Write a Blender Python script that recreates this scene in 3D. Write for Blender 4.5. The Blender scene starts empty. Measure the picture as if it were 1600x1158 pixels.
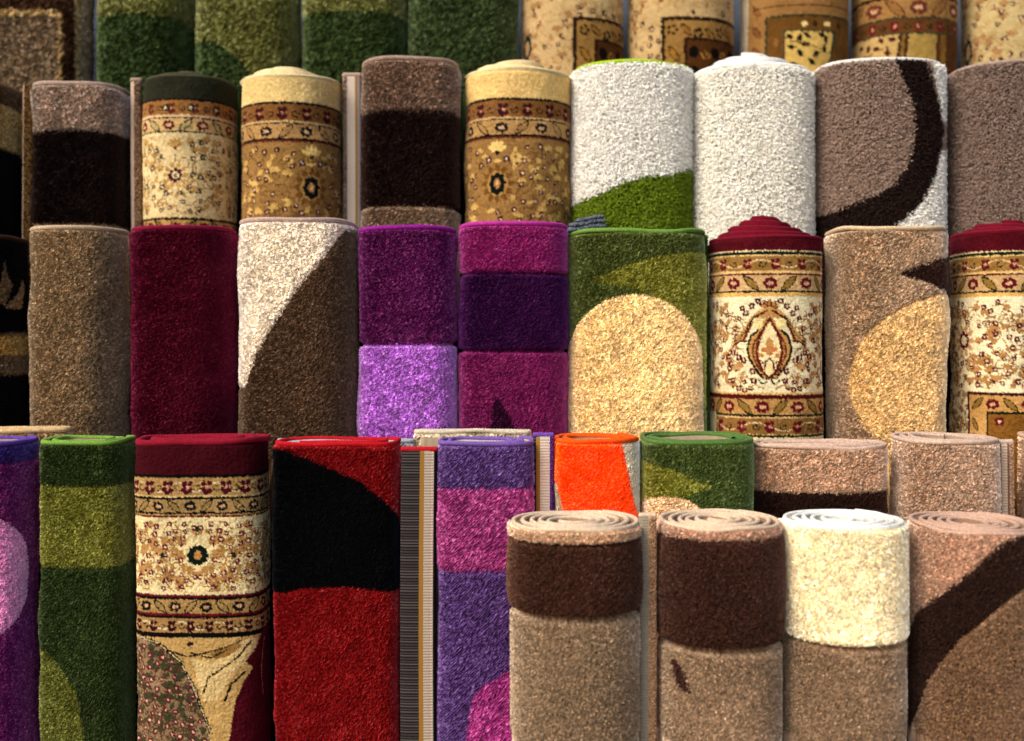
import bpy, math
import numpy as np
R_ = math.radians
scn = bpy.context.scene
COL = scn.collection

# ------------------------------------------------------------------ camera
F = 1750.0          # focal length in photo pixels (photo is 1600 wide)
YH = 530.0          # photo row of the eye level
ZC = 1.0            # eye height above the ground (m)
cam_d = bpy.data.cameras.new('camera')
cam = bpy.data.objects.new('camera', cam_d); COL.objects.link(cam)
cam.location = (0, 0, ZC); cam.rotation_euler = (R_(90), 0, 0)
cam_d.sensor_width = 36.0; cam_d.lens = 36.0 * F / 1600
cam_d.shift_y = -(579 - YH) / 1600
cam_d.clip_end = 200; cam_d.clip_start = 0.05
cam_d.dof.use_dof = True; cam_d.dof.focus_distance = 2.10; cam_d.dof.aperture_fstop = 1.9
scn.camera = cam

# ------------------------------------------------------------------ light
SUN_EL, SUN_AZ = 40, 230
w = bpy.data.worlds.new('World'); scn.world = w; w.use_nodes = True
nt = w.node_tree; nt.nodes.clear()
sky = nt.nodes.new('ShaderNodeTexSky'); sky.sky_type = 'NISHITA'; sky.sun_disc = False
sky.sun_elevation = R_(SUN_EL); sky.sun_rotation = R_(SUN_AZ); sky.dust_density = 4.0; sky.air_density = 1.0
bg = nt.nodes.new('ShaderNodeBackground'); bg.inputs['Strength'].default_value = 0.15
wo = nt.nodes.new('ShaderNodeOutputWorld')
nt.links.new(sky.outputs[0], bg.inputs[0]); nt.links.new(bg.outputs[0], wo.inputs[0])
sd = bpy.data.lights.new('sun', 'SUN'); sd.energy = 1.9; sd.angle = R_(28); sd.color = (1.0, 0.965, 0.92)
sun = bpy.data.objects.new('sun', sd); COL.objects.link(sun)
from mathutils import Vector
ds = Vector((math.sin(R_(SUN_AZ)) * math.cos(R_(SUN_EL)), math.cos(R_(SUN_AZ)) * math.cos(R_(SUN_EL)), math.sin(R_(SUN_EL))))
sun.rotation_euler = ds.to_track_quat('Z', 'Y').to_euler()
scn.view_settings.view_transform = 'Standard'; scn.view_settings.look = 'None'
scn.view_settings.exposure = 0.3; scn.view_settings.gamma = 1.0; scn.view_settings.use_curve_mapping = False
scn.render.engine = 'CYCLES'
scn.render.resolution_x = 1024; scn.render.resolution_y = 741

# ------------------------------------------------------------------ materials
def lin(c):
    c = np.asarray(c, float) / 255.0
    return np.where(c <= 0.04045, c / 12.92, ((c + 0.055) / 1.055) ** 2.4)

def dye(c):
    l = lin(c); y = .5 * l.max() + .5 * float(l @ np.array([.3, .6, .1]))
    return np.minimum(l * y ** .24 * l ** .06, .92)

def mat(name, attr=True, col=(128, 128, 128), rough=1.0, spec=0.1, sheen=0.0, sh_rough=0.4, bump=None, noise=None, sheen_tint=(1, 1, 1)):
    m = bpy.data.materials.new(name); m.use_nodes = True
    n = m.node_tree; b = n.nodes['Principled BSDF']
    b.inputs['Roughness'].default_value = rough
    b.inputs['Specular IOR Level'].default_value = spec
    b.inputs['Sheen Weight'].default_value = sheen
    b.inputs['Sheen Roughness'].default_value = sh_rough
    b.inputs['Sheen Tint'].default_value = (*sheen_tint, 1)
    tc = n.nodes.new('ShaderNodeTexCoord')
    if attr:
        a = n.nodes.new('ShaderNodeAttribute'); a.attribute_name = 'Col'; src = a.outputs['Color']
    else:
        a = n.nodes.new('ShaderNodeRGB'); a.outputs[0].default_value = (*lin(col), 1); src = a.outputs[0]
    if noise:
        sc, lo, hi = noise
        t = n.nodes.new('ShaderNodeTexNoise'); t.inputs['Scale'].default_value = sc; t.inputs['Detail'].default_value = 3
        mr = n.nodes.new('ShaderNodeMapRange'); mr.inputs[1].default_value = 0.3; mr.inputs[2].default_value = 0.7
        mr.inputs[3].default_value = lo; mr.inputs[4].default_value = hi
        mx = n.nodes.new('ShaderNodeVectorMath'); mx.operation = 'SCALE'
        n.links.new(tc.outputs['Object'], t.inputs['Vector']); n.links.new(t.outputs['Fac'], mr.inputs[0])
        n.links.new(src, mx.inputs[0]); n.links.new(mr.outputs[0], mx.inputs['Scale']); src = mx.outputs[0]
    n.links.new(src, b.inputs['Base Color'])
    if attr and sheen:      # dyed fibres: the sheen of a yarn follows its dye
        ga = n.nodes.new('ShaderNodeGamma'); ga.inputs[1].default_value = 0.6
        sc2 = n.nodes.new('ShaderNodeVectorMath'); sc2.operation = 'SCALE'; sc2.inputs['Scale'].default_value = 1.15
        n.links.new(src, ga.inputs[0]); n.links.new(ga.outputs[0], sc2.inputs[0]); n.links.new(sc2.outputs[0], b.inputs['Sheen Tint'])
    if bump:
        sc, st, dist = bump
        t = n.nodes.new('ShaderNodeTexNoise'); t.inputs['Scale'].default_value = sc; t.inputs['Detail'].default_value = 2
        bp = n.nodes.new('ShaderNodeBump'); bp.inputs['Strength'].default_value = st; bp.inputs['Distance'].default_value = dist
        n.links.new(tc.outputs['Object'], t.inputs['Vector']); n.links.new(t.outputs['Fac'], bp.inputs['Height'])
        n.links.new(bp.outputs[0], b.inputs['Normal'])
    return m

M_PILE = mat('rug_pile', sheen=0.35, sh_rough=0.3, noise=(450, 0.72, 1.28))
def velvet(m, wt, rough):
    # the fibres of a cut pile stand along the backing's normal: their fuzz catches light at grazing angles
    n = m.node_tree; b = n.nodes['Principled BSDF']; out = n.nodes['Material Output']
    b.inputs['Sheen Weight'].default_value = 0.0
    tint = b.inputs['Sheen Tint'].links[0].from_socket
    for l in list(b.inputs['Sheen Tint'].links): n.links.remove(l)
    at = n.nodes.new('ShaderNodeAttribute'); at.attribute_name = 'Nrm'
    vt = n.nodes.new('ShaderNodeVectorTransform'); vt.vector_type = 'NORMAL'; vt.convert_from = 'OBJECT'; vt.convert_to = 'WORLD'
    sh = n.nodes.new('ShaderNodeBsdfSheen'); sh.inputs['Roughness'].default_value = rough
    sc = n.nodes.new('ShaderNodeVectorMath'); sc.operation = 'SCALE'; sc.inputs['Scale'].default_value = wt
    ad = n.nodes.new('ShaderNodeAddShader')
    n.links.new(at.outputs['Vector'], vt.inputs[0]); n.links.new(vt.outputs[0], sh.inputs['Normal'])
    n.links.new(tint, sc.inputs[0]); n.links.new(sc.outputs[0], sh.inputs['Color'])
    n.links.new(b.outputs[0], ad.inputs[0]); n.links.new(sh.outputs[0], ad.inputs[1]); n.links.new(ad.outputs[0], out.inputs['Surface'])
velvet(M_PILE, 3.2, 0.5)
M_WOVEN = mat('woven_pile', sheen=0.30, sh_rough=0.35, noise=(600, 0.85, 1.15), bump=(900, 0.5, 0.0015))
velvet(M_WOVEN, 0.7, 0.4)
M_SHAG = mat('shag_yarn', sheen=0.3, noise=(300, 0.9, 1.1), spec=0.15)
M_BIND = mat('edge_binding', sheen=0.35, noise=(500, 0.8, 1.15), spec=0.2, bump=(1200, 0.6, 0.001))
M_BACK = mat('rug_backing', sheen=0.1, noise=(700, 0.8, 1.15))
M_CLOTH = mat('dark_cloth', attr=False, col=(38, 36, 36), noise=(30, 0.8, 1.2), bump=(300, 0.4, 0.002))
M_WALL = mat('painted_wall', attr=False, col=(92, 100, 112), noise=(6, 0.85, 1.1), bump=(80, 0.3, 0.003))
M_GROUND = mat('concrete_ground', attr=False, col=(112, 108, 102), noise=(9, 0.8, 1.1), bump=(60, 0.4, 0.004))

# ------------------------------------------------------------------ mesh helpers
def link(o, parent=None):
    COL.objects.link(o)
    if parent: o.parent = parent
    return o

def mesh_obj(name, V, faces4, C, m, parent=None, smooth=True, tris=None, nrm=None):
    me = bpy.data.meshes.new(name)
    V = np.ascontiguousarray(V.reshape(-1, 3), dtype=np.float32)
    nq = len(faces4) if faces4 is not None else 0
    nt_ = len(tris) if tris is not None else 0
    loops = []
    if nq: loops.append(np.asarray(faces4).reshape(-1))
    if nt_: loops.append(np.asarray(tris).reshape(-1))
    loops = np.concatenate(loops).astype(np.int32)
    starts = np.concatenate([np.arange(nq) * 4, nq * 4 + np.arange(nt_) * 3]).astype(np.int32)
    me.vertices.add(len(V)); me.vertices.foreach_set('co', V.reshape(-1))
    me.loops.add(len(loops)); me.loops.foreach_set('vertex_index', loops)
    me.polygons.add(nq + nt_); me.polygons.foreach_set('loop_start', starts)
    me.polygons.foreach_set('use_smooth', np.full(nq + nt_, smooth, dtype=bool))
    me.update(calc_edges=True); me.validate()
    if C is not None:
        C = C.reshape(-1, 3)
        at = me.color_attributes.new('Col', 'FLOAT_COLOR', 'POINT')
        at.data.foreach_set('color', np.hstack([np.clip(C, 0, 1), np.ones((len(C), 1))]).astype(np.float32).reshape(-1))
    if nrm is not None:
        at = me.attributes.new('Nrm', 'FLOAT_VECTOR', 'POINT'); at.data.foreach_set('vector', nrm.reshape(-1).astype(np.float32))
    me.materials.append(m)
    return link(bpy.data.objects.new(name, me), parent)

def grid_faces(nv, nu, closed=False, off=0):
    i, j = np.meshgrid(np.arange(nv - 1), np.arange(nu if closed else nu - 1), indexing='ij')
    j2 = (j + 1) % nu
    a = i * nu + j; b = i * nu + j2; c = (i + 1) * nu + j2; d = (i + 1) * nu + j
    return np.stack([a, d, c, b], -1).reshape(-1, 4) + off

def smooth2(a, n=1):
    for _ in range(n):
        a = (a + np.roll(a, 1, 0) + np.roll(a, -1, 0) + np.roll(a, 1, 1) + np.roll(a, -1, 1)) / 5
    return a

def lowfreq(rng, shape, cell):
    gh, gw = max(3, int(shape[0] / cell) + 3), max(3, int(shape[1] / cell) + 3)
    g = rng.standard_normal((gh, gw))
    y = np.linspace(0, gh - 2.001, shape[0]); x = np.linspace(0, gw - 2.001, shape[1])
    yi, xi = y.astype(int), x.astype(int); fy, fx = (y - yi)[:, None], (x - xi)[None]
    fy = fy * fy * (3 - 2 * fy); fx = fx * fx * (3 - 2 * fx)
    return (g[yi][:, xi] * (1 - fy) * (1 - fx) + g[yi + 1][:, xi] * fy * (1 - fx) + g[yi][:, xi + 1] * (1 - fy) * fx + g[yi + 1][:, xi + 1] * fy * fx)

def sweep(path, prof, nrm, C):
    """path (N,3), prof (K,2): offsets along nrm and up; returns verts, faces, colours"""
    N, K = len(path), len(prof)
    V = path[:, None, :] + nrm[:, None, :] * prof[None, :, 0:1] + np.array([0, 0, 1.0])[None, None] * prof[None, :, 1:2]
    f = grid_faces(N, K, closed=True)
    return V.reshape(-1, 3), f, np.broadcast_to(C, (N, K, 3)).reshape(-1, 3)

# ------------------------------------------------------------------ the pattern woven into a rug
class Weave:
    """A raster of pile colour and pile height over the rug's own surface:
    s = distance round the roll from its middle, y = distance down it."""
    def __init__(self, S, y0, y1, base, xtab, stab):
        self.S, self.y0, self.y1 = S, y0, y1
        self.W = int(2 * S) + 1; self.H = int(y1 - y0) + 1
        self.col = np.empty((self.H, self.W, 3)); self.col[:] = dye(base)
        self.h = np.zeros((self.H, self.W))
        self.xt, self.st = xtab, stab
        self.yy, self.ss = np.meshgrid(np.arange(self.H) + y0, np.arange(self.W) - S, indexing='ij')
    def X(self, px):
        px = np.asarray(px, float)
        s = np.interp(px, self.xt, self.st)
        return np.where(px < self.xt[0], self.st[0] + (px - self.xt[0]), np.where(px > self.xt[-1], self.st[-1] + px - self.xt[-1], s))
    def box(self, s0, s1, y0, y1):
        a = max(0, int(y0 - self.y0)); b = min(self.H, int(y1 - self.y0) + 2)
        c = max(0, int(s0 + self.S)); d = min(self.W, int(s1 + self.S) + 2)
        return slice(a, max(a, b)), slice(c, max(c, d))
    def band(self, y0, y1, c):
        b = self.box(-9999, 9999, y0, y1)
        m = (self.yy[b] >= y0) & (self.yy[b] < y1); self.col[b][m] = dye(c)
    def carve(self, y, depth=3.0, wd=3.0):
        self.h -= depth * np.exp(-((self.yy - y) / wd) ** 2)
    def carve_mask(self, depth=2.5):
        pass
    def polyS(self, pts, c, carve=0):
        P = np.asarray(pts, float); b = self.box(P[:, 0].min(), P[:, 0].max(), P[:, 1].min(), P[:, 1].max())
        x, y = self.ss[b], self.yy[b]
        if x.size == 0: return
        ins = np.zeros(x.shape, bool); j = len(P) - 1
        for i in range(len(P)):
            xi, yi, xj, yj = *P[i], *P[j]
            if yi != yj:
                ins ^= ((yi > y) != (yj > y)) & (x < (xj - xi) * (y - yi) / (yj - yi) + xi)
            j = i
        if c is not None: self.col[b][ins] = dye(c)
        if carve:
            self.lineS(np.vstack([P, P[:1]]), 0, None, carve=carve)
    def poly(self, pts, c, carve=0):
        P = np.asarray(pts, float); Q = []
        for i in range(len(P)):
            a, b = P[i], P[(i + 1) % len(P)]; n = max(1, int(np.hypot(*(b - a)) / 8))
            for t in range(n): Q.append(a + (b - a) * t / n)
        Q = np.array(Q); Q[:, 0] = self.X(Q[:, 0]); self.polyS(Q, c, carve)
    def ell(self, px, py, a, b=None, ang=0, c=(0, 0, 0)):
        self.ellS(float(self.X(px)), py, a, b, ang, c)
    def ellS(self, s, y, a, b=None, ang=0, c=(0, 0, 0)):
        b = b or a; r = max(a, b); bx = self.box(s - r - 1, s + r + 1, y - r - 1, y + r + 1)
        dx, dy = self.ss[bx] - s, self.yy[bx] - y; ca, sa = math.cos(ang), math.sin(ang)
        u, v = dx * ca + dy * sa, -dx * sa + dy * ca
        self.col[bx][(u / a) ** 2 + (v / b) ** 2 <= 1] = dye(c)
    def lineS(self, pts, wd, c, carve=0):
        P = np.asarray(pts, float); r = wd / 2 if not carve else 8
        for (x0, y0), (x1, y1) in zip(P[:-1], P[1:]):
            b = self.box(min(x0, x1) - r - 1, max(x0, x1) + r + 1, min(y0, y1) - r - 1, max(y0, y1) + r + 1)
            x, y = self.ss[b], self.yy[b]
            if x.size == 0: continue
            L = (x1 - x0) ** 2 + (y1 - y0) ** 2 + 1e-9
            t = np.clip(((x - x0) * (x1 - x0) + (y - y0) * (y1 - y0)) / L, 0, 1)
            d = np.hypot(x - x0 - t * (x1 - x0), y - y0 - t * (y1 - y0))
            if carve: self.h[b] = np.minimum(self.h[b], -carve * np.exp(-(d / 3.2) ** 2))
            else: self.col[b][d <= r] = dye(c)
    def line(self, pts, wd, c):
        P = np.asarray(pts, float).copy(); Q = []
        for a, b in zip(P[:-1], P[1:]):
            n = max(1, int(np.hypot(*(b - a)) / 8))
            for t in range(n): Q.append(a + (b - a) * t / n)
        Q.append(P[-1]); Q = np.array(Q); Q[:, 0] = self.X(Q[:, 0]); self.lineS(Q, wd, c)
    def sample(self, s, y, rng, jit=1.0):
        S, Y = np.broadcast_arrays(s, y)
        js = S + rng.normal(0, jit, S.shape); jy = Y + rng.normal(0, jit, S.shape)
        i = np.clip(np.rint(jy - self.y0).astype(int), 0, self.H - 1); j = np.clip(np.rint(js + self.S).astype(int), 0, self.W - 1)
        i0 = np.clip(np.rint(Y - self.y0).astype(int), 0, self.H - 1); j0 = np.clip(np.rint(S + self.S).astype(int), 0, self.W - 1)
        return self.col[i, j], self.h[i0, j0]

BURG, DGRN, CREAM, TAN, GOLD, DRED = (118, 18, 34), (28, 48, 34), (232, 216, 172), (188, 150, 96), (148, 110, 54), (104, 22, 26)
BLK, PINK = (20, 16, 16), (214, 150, 120)

def ringlet(c, s, y, r=4.6, col=DRED, ctr=(226, 190, 150)):
    for k in range(4):
        a = k * math.pi / 2 + 0.6
        c.ellS(s + r * .55 * math.cos(a), y + r * .55 * math.sin(a), r * .58, None, 0, col)
    c.ellS(s, y, r * .42, None, 0, ctr)

def scroll(c, s, y, r, d, col, wd=1.6, turns=1.2):
    t = np.linspace(0, turns * 2 * math.pi, 22)
    rr = r * (1 - t / t[-1] * .75)
    c.lineS(np.c_[s + d * rr * np.cos(t), y + rr * np.sin(t)], wd, col)

def leaf(c, s, y, L, W, ang, fill, out=None):
    ca, sa = math.cos(ang), math.sin(ang)
    t = np.linspace(0, 1, 9); up = np.sin(t * math.pi) ** .8 * W
    P = [((t_ - .5) * L, -u) for t_, u in zip(t, up)] + [((t_ - .5) * L, u) for t_, u in zip(t[::-1], up[::-1])]
    P = [(s + x * ca - y2 * sa, y + x * sa + y2 * ca) for x, y2 in P]
    c.polyS(P, fill)
    if out: c.lineS(np.array(P + P[:1]), 1.8, out)

def palmette(c, s, y, r, d, fill, acc):
    for k in range(-2, 3):
        a = -d * math.pi / 2 + k * .55
        leaf(c, s + r * .5 * math.cos(a), y + r * .5 * math.sin(a), r * 1.0, r * .22, a, fill)
    c.ellS(s, y + d * r * .15, r * .2, None, 0, acc)

def rosette(c, s, y, R, outer, inner, ctr, n=10):
    for k in range(n):
        a = k * 2 * math.pi / n
        leaf(c, s + R * .78 * math.cos(a), y + R * .78 * math.sin(a), R * .5, R * .17, a, outer)
    for k in range(8):
        a = k * 2 * math.pi / 8
        c.ellS(s + R * .42 * math.cos(a), y + R * .42 * math.sin(a), R * .17, None, 0, inner)
    c.ellS(s, y, R * .28, None, 0, CREAM); c.ellS(s, y, R * .16, None, 0, ctr)

def border_scroll(c, y0, y1, base, fl=BURG, sc=DGRN, wave=(226, 190, 140), period=42, ph=0, s0=-9999, s1=9999):
    if s0 < -9000: c.band(y0, y1, base)
    else: c.polyS([(s0, y0), (s1, y0), (s1, y1), (s0, y1)], base)
    H = y1 - y0; m = (y0 + y1) / 2
    a, b = max(-c.S, s0), min(c.S, s1)
    t = np.arange(a, b, 3.0)
    if wave: c.lineS(np.c_[t, m + H * .26 * np.sin((t + ph) * math.pi / period)], 2.0, wave)
    k0 = int((a + ph) // (period)) ; k = k0
    while k * period - ph < b:
        s = k * period - ph
        if s > a + 4:
            for dx, dy in ((-.16, -.2), (.14, -.22), (-.2, .12), (.16, .2), (0, -.05), (-.05, .3)):
                c.ellS(s + dx * H, m + dy * H, H * .14, None, 0, fl)
            c.ellS(s, m, H * .09, None, 0, PINK)
        s2 = s + period / 2
        if a + 4 < s2 < b - 4: scroll(c, s2, m, H * .26, 1 if k % 2 else -1, sc, 1.8, .9)
        k += 1

def border_leaf(c, y0, y1, base, fl=BURG, lf=(158, 120, 50), lo=DGRN, period=56, ph=0, s0=-9999, s1=9999):
    if s0 < -9000: c.band(y0, y1, base)
    else: c.polyS([(s0, y0), (s1, y0), (s1, y1), (s0, y1)], base)
    H = y1 - y0; m = (y0 + y1) / 2; a, b = max(-c.S, s0), min(c.S, s1)
    k = int((a + ph) // period)
    while k * period - ph < b:
        s = k * period - ph
        if s > a + 5:
            for q in range(7):
                an = q * .9 + .4
                c.ellS(s + H * .34 * math.cos(an), m + H * .26 * math.sin(an), H * .15, None, 0, fl)
            c.ellS(s - H * .1, m, H * .1, None, 0, (222, 170, 130)); c.ellS(s + H * .12, m, H * .1, None, 0, (222, 170, 130))
        s2 = s + period / 2
        if a + 5 < s2 < b - 5: leaf(c, s2, m, H * 1.35, H * .23, .75 if k % 2 else -.75, lf, lo)
        k += 1

def field(c, s0, s1, y0, y1, seed, leafc=(182, 134, 78), vine=(158, 110, 58), ring=DRED, dens=1.0, mirror=None, avoid=()):
    rng = np.random.default_rng(seed)
    def ok(s, y, r):
        return all((s - a[0]) ** 2 + (y - a[1]) ** 2 > (a[2] + r) ** 2 for a in avoid)
    def both(fn, s, *a):
        fn(s, *a, 1)
        if mirror is not None: fn(2 * mirror - s, *a, -1)
    A = (s1 - s0) * (y1 - y0)
    if mirror is not None: s0m = mirror
    else: s0m = s0
    A = (s1 - s0m) * (y1 - y0)
    # curling vines
    for _ in range(int(A / 460 * dens)):
        s, y = rng.uniform(s0m, s1), rng.uniform(y0 + 8, y1 - 8); L = rng.uniform(22, 46); an = rng.uniform(0, 6.28); cv = rng.choice([-1, 1]) * rng.uniform(.04, .1)
        pts = []; x, yy_ = 0.0, y
        for q in range(int(L / 2)):
            pts.append((x, yy_)); x += 2 * math.cos(an); yy_ += 2 * math.sin(an); an += cv * 2; cv *= 1.03
            yy_ = min(max(yy_, y0 + 4), y1 - 4)
        pts = np.array(pts)
        if not ok(s + pts[:, 0].mean(), pts[:, 1].mean(), 4): continue
        both(lambda ss, d: c.lineS(np.c_[ss + d * pts[:, 0], pts[:, 1]], 1.8, vine), s)
    for _ in range(int(A / 330 * dens)):
        s, y = rng.uniform(s0m, s1), rng.uniform(y0 + 8, y1 - 8)
        if not ok(s, y, 5): continue
        kind = rng.integers(0, 4); an = rng.uniform(0, 3.14)
        if kind < 2: both(lambda ss, d: leaf(c, ss, y, 14, 3.6, an * d, leafc, None), s)
        elif kind == 2: both(lambda ss, d: palmette(c, ss, y, 10, 1, leafc, ring), s)
        else: both(lambda ss, d: scroll(c, ss, y, 6, d, vine, 1.6, 1.1), s)
    pts = []
    for _ in range(int(A / 60)):
        s, y = rng.uniform(s0m, s1), rng.uniform(y0 + 6, y1 - 6)
        if ok(s, y, 5) and all((s - p[0]) ** 2 + (y - p[1]) ** 2 > 130 for p in pts):
            pts.append((s, y))
            if len(pts) > A / 640 * dens: break
    for s, y in pts: both(lambda ss, d: ringlet(c, ss, y, rng.uniform(3.4, 4.8), ring), s)

# ------------------------------------------------------------------ a rolled rug
GROUP = 'rolled rugs standing in rows on the stepped stand'
TIER = {1: (2.90, 0.42), 2: (2.62, 0.06), 3: (2.36, -0.40), 4: (2.10, -0.86), 5: (1.85, -0.98)}   # axis distance, level of the standing surface relative to the eye
UP = np.array([0, 0, 1.0])
_seed = [100]

def outline(Rx, Ry, n, pitch_m, aseam=150.0, turns=1.0, N=720, shrink0=0.0):
    a = np.radians(aseam) - np.linspace(0, turns * 2 * np.pi, int(N * turns) + 1)
    dlt = pitch_m * (np.radians(aseam) - a) / (2 * np.pi) - pitch_m * aseam / 360.0 + shrink0
    cs, sn = np.cos(a), np.sin(a); e = 2.0 / n
    x = np.maximum(Rx - dlt, .003) * np.sign(sn) * np.abs(sn) ** e
    y = -np.maximum(Ry - dlt, .003) * np.sign(cs) * np.abs(cs) ** e
    return a, x, y

def resample(x, y, step):
    s = np.concatenate([[0], np.cumsum(np.hypot(np.diff(x), np.diff(y)))])
    n = max(3, int(s[-1] / step)); t = np.linspace(0, s[-1], n)
    return np.interp(t, s, x), np.interp(t, s, y), t / s[-1], s / s[-1]

def normals2(x, y):
    tx, ty = np.gradient(x), np.gradient(y); L = np.hypot(tx, ty) + 1e-9
    return -ty / L, tx / L      # the path runs clockwise seen from above

velvet(M_SHAG, .8, .5)
def rug(tier, x0, x1, ytop, label, base, paint, bind, yvis, n=2.2, ry=None, pitch=13, turns=4.5, cone=0, amp=0.72, sig=0.6,
        step=1.45, kind='pile', layers=(150, 130, 105), shag=None, tuft=None, bind_r=3.6, flap=None, tilt=0, aseam=150, depth=None, gap=1.0, ybot=None):
    _seed[0] += 1; rng = np.random.default_rng(_seed[0])
    D, zb = TIER[tier]
    if depth: D = depth
    hw = (x1 - x0) / 2 - gap; k0 = D / F
    Rx = hw * k0; Ry = min(Rx, 0.124) if ry is None else Rx * ry
    Df = D - Ry; k = Df / F
    cx = ((x0 + x1) / 2 - 800) * k0
    zt = (YH - ytop) * k
    zt -= bind_r * 1.2 * k
    if ybot is not None: zb = (YH - ybot) * k
    root = bpy.data.objects.new('rolled_rug', None); COL.objects.link(root)
    root.location = (cx, D, ZC + zb); root.empty_display_size = .1
    root['label'] = label; root['category'] = 'rug'; root['group'] = GROUP
    tilt = tilt or float(np.clip(rng.normal(0, .14), -.28, .28))
    if tilt: root.rotation_euler = (0, R_(tilt), 0)
    H = zt - zb
    pm = pitch * k
    ctr_, hw_ = (x0 + x1) / 2, hw
    for _ in range(6):          # the near side of a thick roll looks wider than its axis plane: fit the true width
        a, X, Y = outline(Rx, Ry, n, pm, aseam)
        q_ = 800 + F * (cx + X) / (D + Y); lo_, hi_ = q_.min(), q_.max()
        cx += ((x0 + x1) / 2 - (lo_ + hi_) / 2) * k0; Rx *= (2 * hw_) / (hi_ - lo_)
    root.location.x = cx
    a, X, Y = outline(Rx, Ry, n, pm, aseam)
    s = np.concatenate([[0], np.cumsum(np.hypot(np.diff(X), np.diff(Y)))])
    s_front = np.interp(0.0, -a, s)
    s = (s_front - s) / k             # px units, 0 at front, positive to the right (a>0)
    # table: photo column -> s over the part facing the camera
    pxc = 800 + F * (cx + X) / (D + Y)
    fr = np.abs(a) < R_(88); o = np.argsort(s[fr]); xt, st = pxc[fr][o], s[fr][o]
    xt = np.maximum.accumulate(xt + np.arange(len(xt)) * 1e-6)
    S = max(abs(s[0]), abs(s[-1])) + 12
    c = Weave(int(S), int(ytop - 12), int(yvis + 30), base, xt, st)
    if paint: paint(c)
    # sampling of the sheet
    smin, smax = s[-1], s[0]
    half = st[-1] + 26
    dense = np.arange(max(-half, smin), min(half, smax), step)
    sg = np.concatenate([np.arange(smin, dense[0], 11), dense, np.arange(dense[-1] + step, smax, 11), [smax]])
    vg = np.concatenate([np.arange(0, yvis + 14 - ytop, step), np.arange(yvis + 16 - ytop, H / k, 24), [H / k]])
    o = np.argsort(s); Xs, Ys = np.interp(sg, s[o], X[o]), np.interp(sg, s[o], Y[o])
    tx, ty = np.gradient(Xs), np.gradient(Ys); L = np.hypot(tx, ty) + 1e-9; nx, ny = ty / L, -tx / L
    nv, nu = len(vg), len(sg)
    SS, VV = np.meshgrid(sg, vg)
    colr, hh = c.sample(SS, VV + ytop, rng, jit=1.3 if kind != 'woven' else 0.55)
    nz = rng.standard_normal((nv, nu)); sm = smooth2(rng.standard_normal((nv, nu)), 1) * 2.0
    if kind == 'pile':      # cut pile: yarn tips standing up out of darker gaps
        ck = (np.add.outer(np.arange(nv), np.arange(nu)) % 2) * 1.0
        nz = ck * (0.4 + 1.6 * rng.random((nv, nu)) ** .7) * 2.3 - 1.5 + .3 * nz
    disp = amp * ((1.0 if kind == 'pile' else 0.6) * nz + (0.3 if kind == 'pile' else 0.6) * sm) + 0.5 * lowfreq(rng, (nv, nu), 14) + 1.5 * lowfreq(rng, (nv, nu), 55) + hh
    edge = np.clip(1 - vg / 6.0, 0, 1)[:, None]
    disp = disp * (1 - edge * .8) - 5.0 * (1 - np.sqrt(np.clip(1 - edge ** 2, 0, 1)))
    disp *= k
    mul = np.exp(sig * (0.72 * rng.standard_normal((nv, nu)) + 0.5 * sm) - sig * sig * .3) * (1 + .09 * lowfreq(rng, (nv, nu), 14))
    if shag is not None: colr = colr * 0.95
    if kind == 'pile': colr = np.minimum(colr * 1.15, .9)
    shag = shag or tuft
    mul = mul ** (1 - .28 * np.clip(colr.mean(-1) * 1.8, 0, 1))
    lum_ = colr.mean(-1, keepdims=True); w_ = np.clip(mul - 1, 0, .9)[..., None] * .3     # glints painted into the pile colour: brighter flecks also lose saturation
    colr = (colr * (1 - w_) + lum_ * w_) * mul[..., None]
    jx = rng.normal(0, .28 * step, (nv, nu)) * k; jz = rng.normal(0, .28 * step, (nv, nu)) * k
    if kind == 'woven': jx *= .4; jz *= .4
    V = np.empty((nv, nu, 3))
    V[..., 0] = Xs[None] + nx[None] * disp + tx / L * jx; V[..., 1] = Ys[None] + ny[None] * disp + ty / L * jx
    V[..., 2] = H - VV * k - 3 * k * 0 + jz * (VV > 1); V[-1, :, 2] = 0
    V[..., 2] = np.minimum(V[..., 2], H + .002)
    # turn the sheet's free edge in to the backing so the pile has its thickness
    pile_t = 7 * k
    F4 = grid_faces(nv, nu)
    E = V[:, -1, :].copy(); E[:, 0] -= nx[-1] * pile_t; E[:, 1] -= ny[-1] * pile_t
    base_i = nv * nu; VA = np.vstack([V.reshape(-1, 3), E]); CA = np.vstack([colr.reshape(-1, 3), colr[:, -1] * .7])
    i = np.arange(nv - 1); ef = np.c_[i * nu + nu - 1, (i + 1) * nu + nu - 1, base_i + i + 1, base_i + i]
    F4 = np.vstack([F4, ef])
    NA = np.zeros((len(VA), 3)); NA[:nv * nu, 0] = np.tile(nx, nv); NA[:nv * nu, 1] = np.tile(ny, nv); NA[nv * nu:, 1] = 1.0
    mt = {'pile': M_PILE, 'woven': M_WOVEN, 'shag': M_SHAG}[kind]
    tr = None
    if shag is not None:
        ln, wd, cnt = shag
        N = int(cnt * (2 * half) * (yvis + 10 - ytop) / 10)
        ps = rng.uniform(-half, half, N); pv = rng.uniform(1, yvis + 8 - ytop, N)
        cc, h2 = c.sample(ps, pv + ytop, rng, 1.5)
        bx, by = np.interp(ps, sg, Xs), np.interp(ps, sg, Ys); bnx, bny = np.interp(ps, sg, nx), np.interp(ps, sg, ny)
        kp = (h2 > -5) | (kind == 'shag'); ps, pv, cc, h2, bx, by, bnx, bny = ps[kp], pv[kp], cc[kp], h2[kp], bx[kp], by[kp], bnx[kp], bny[kp]; N = len(ps)
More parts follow.
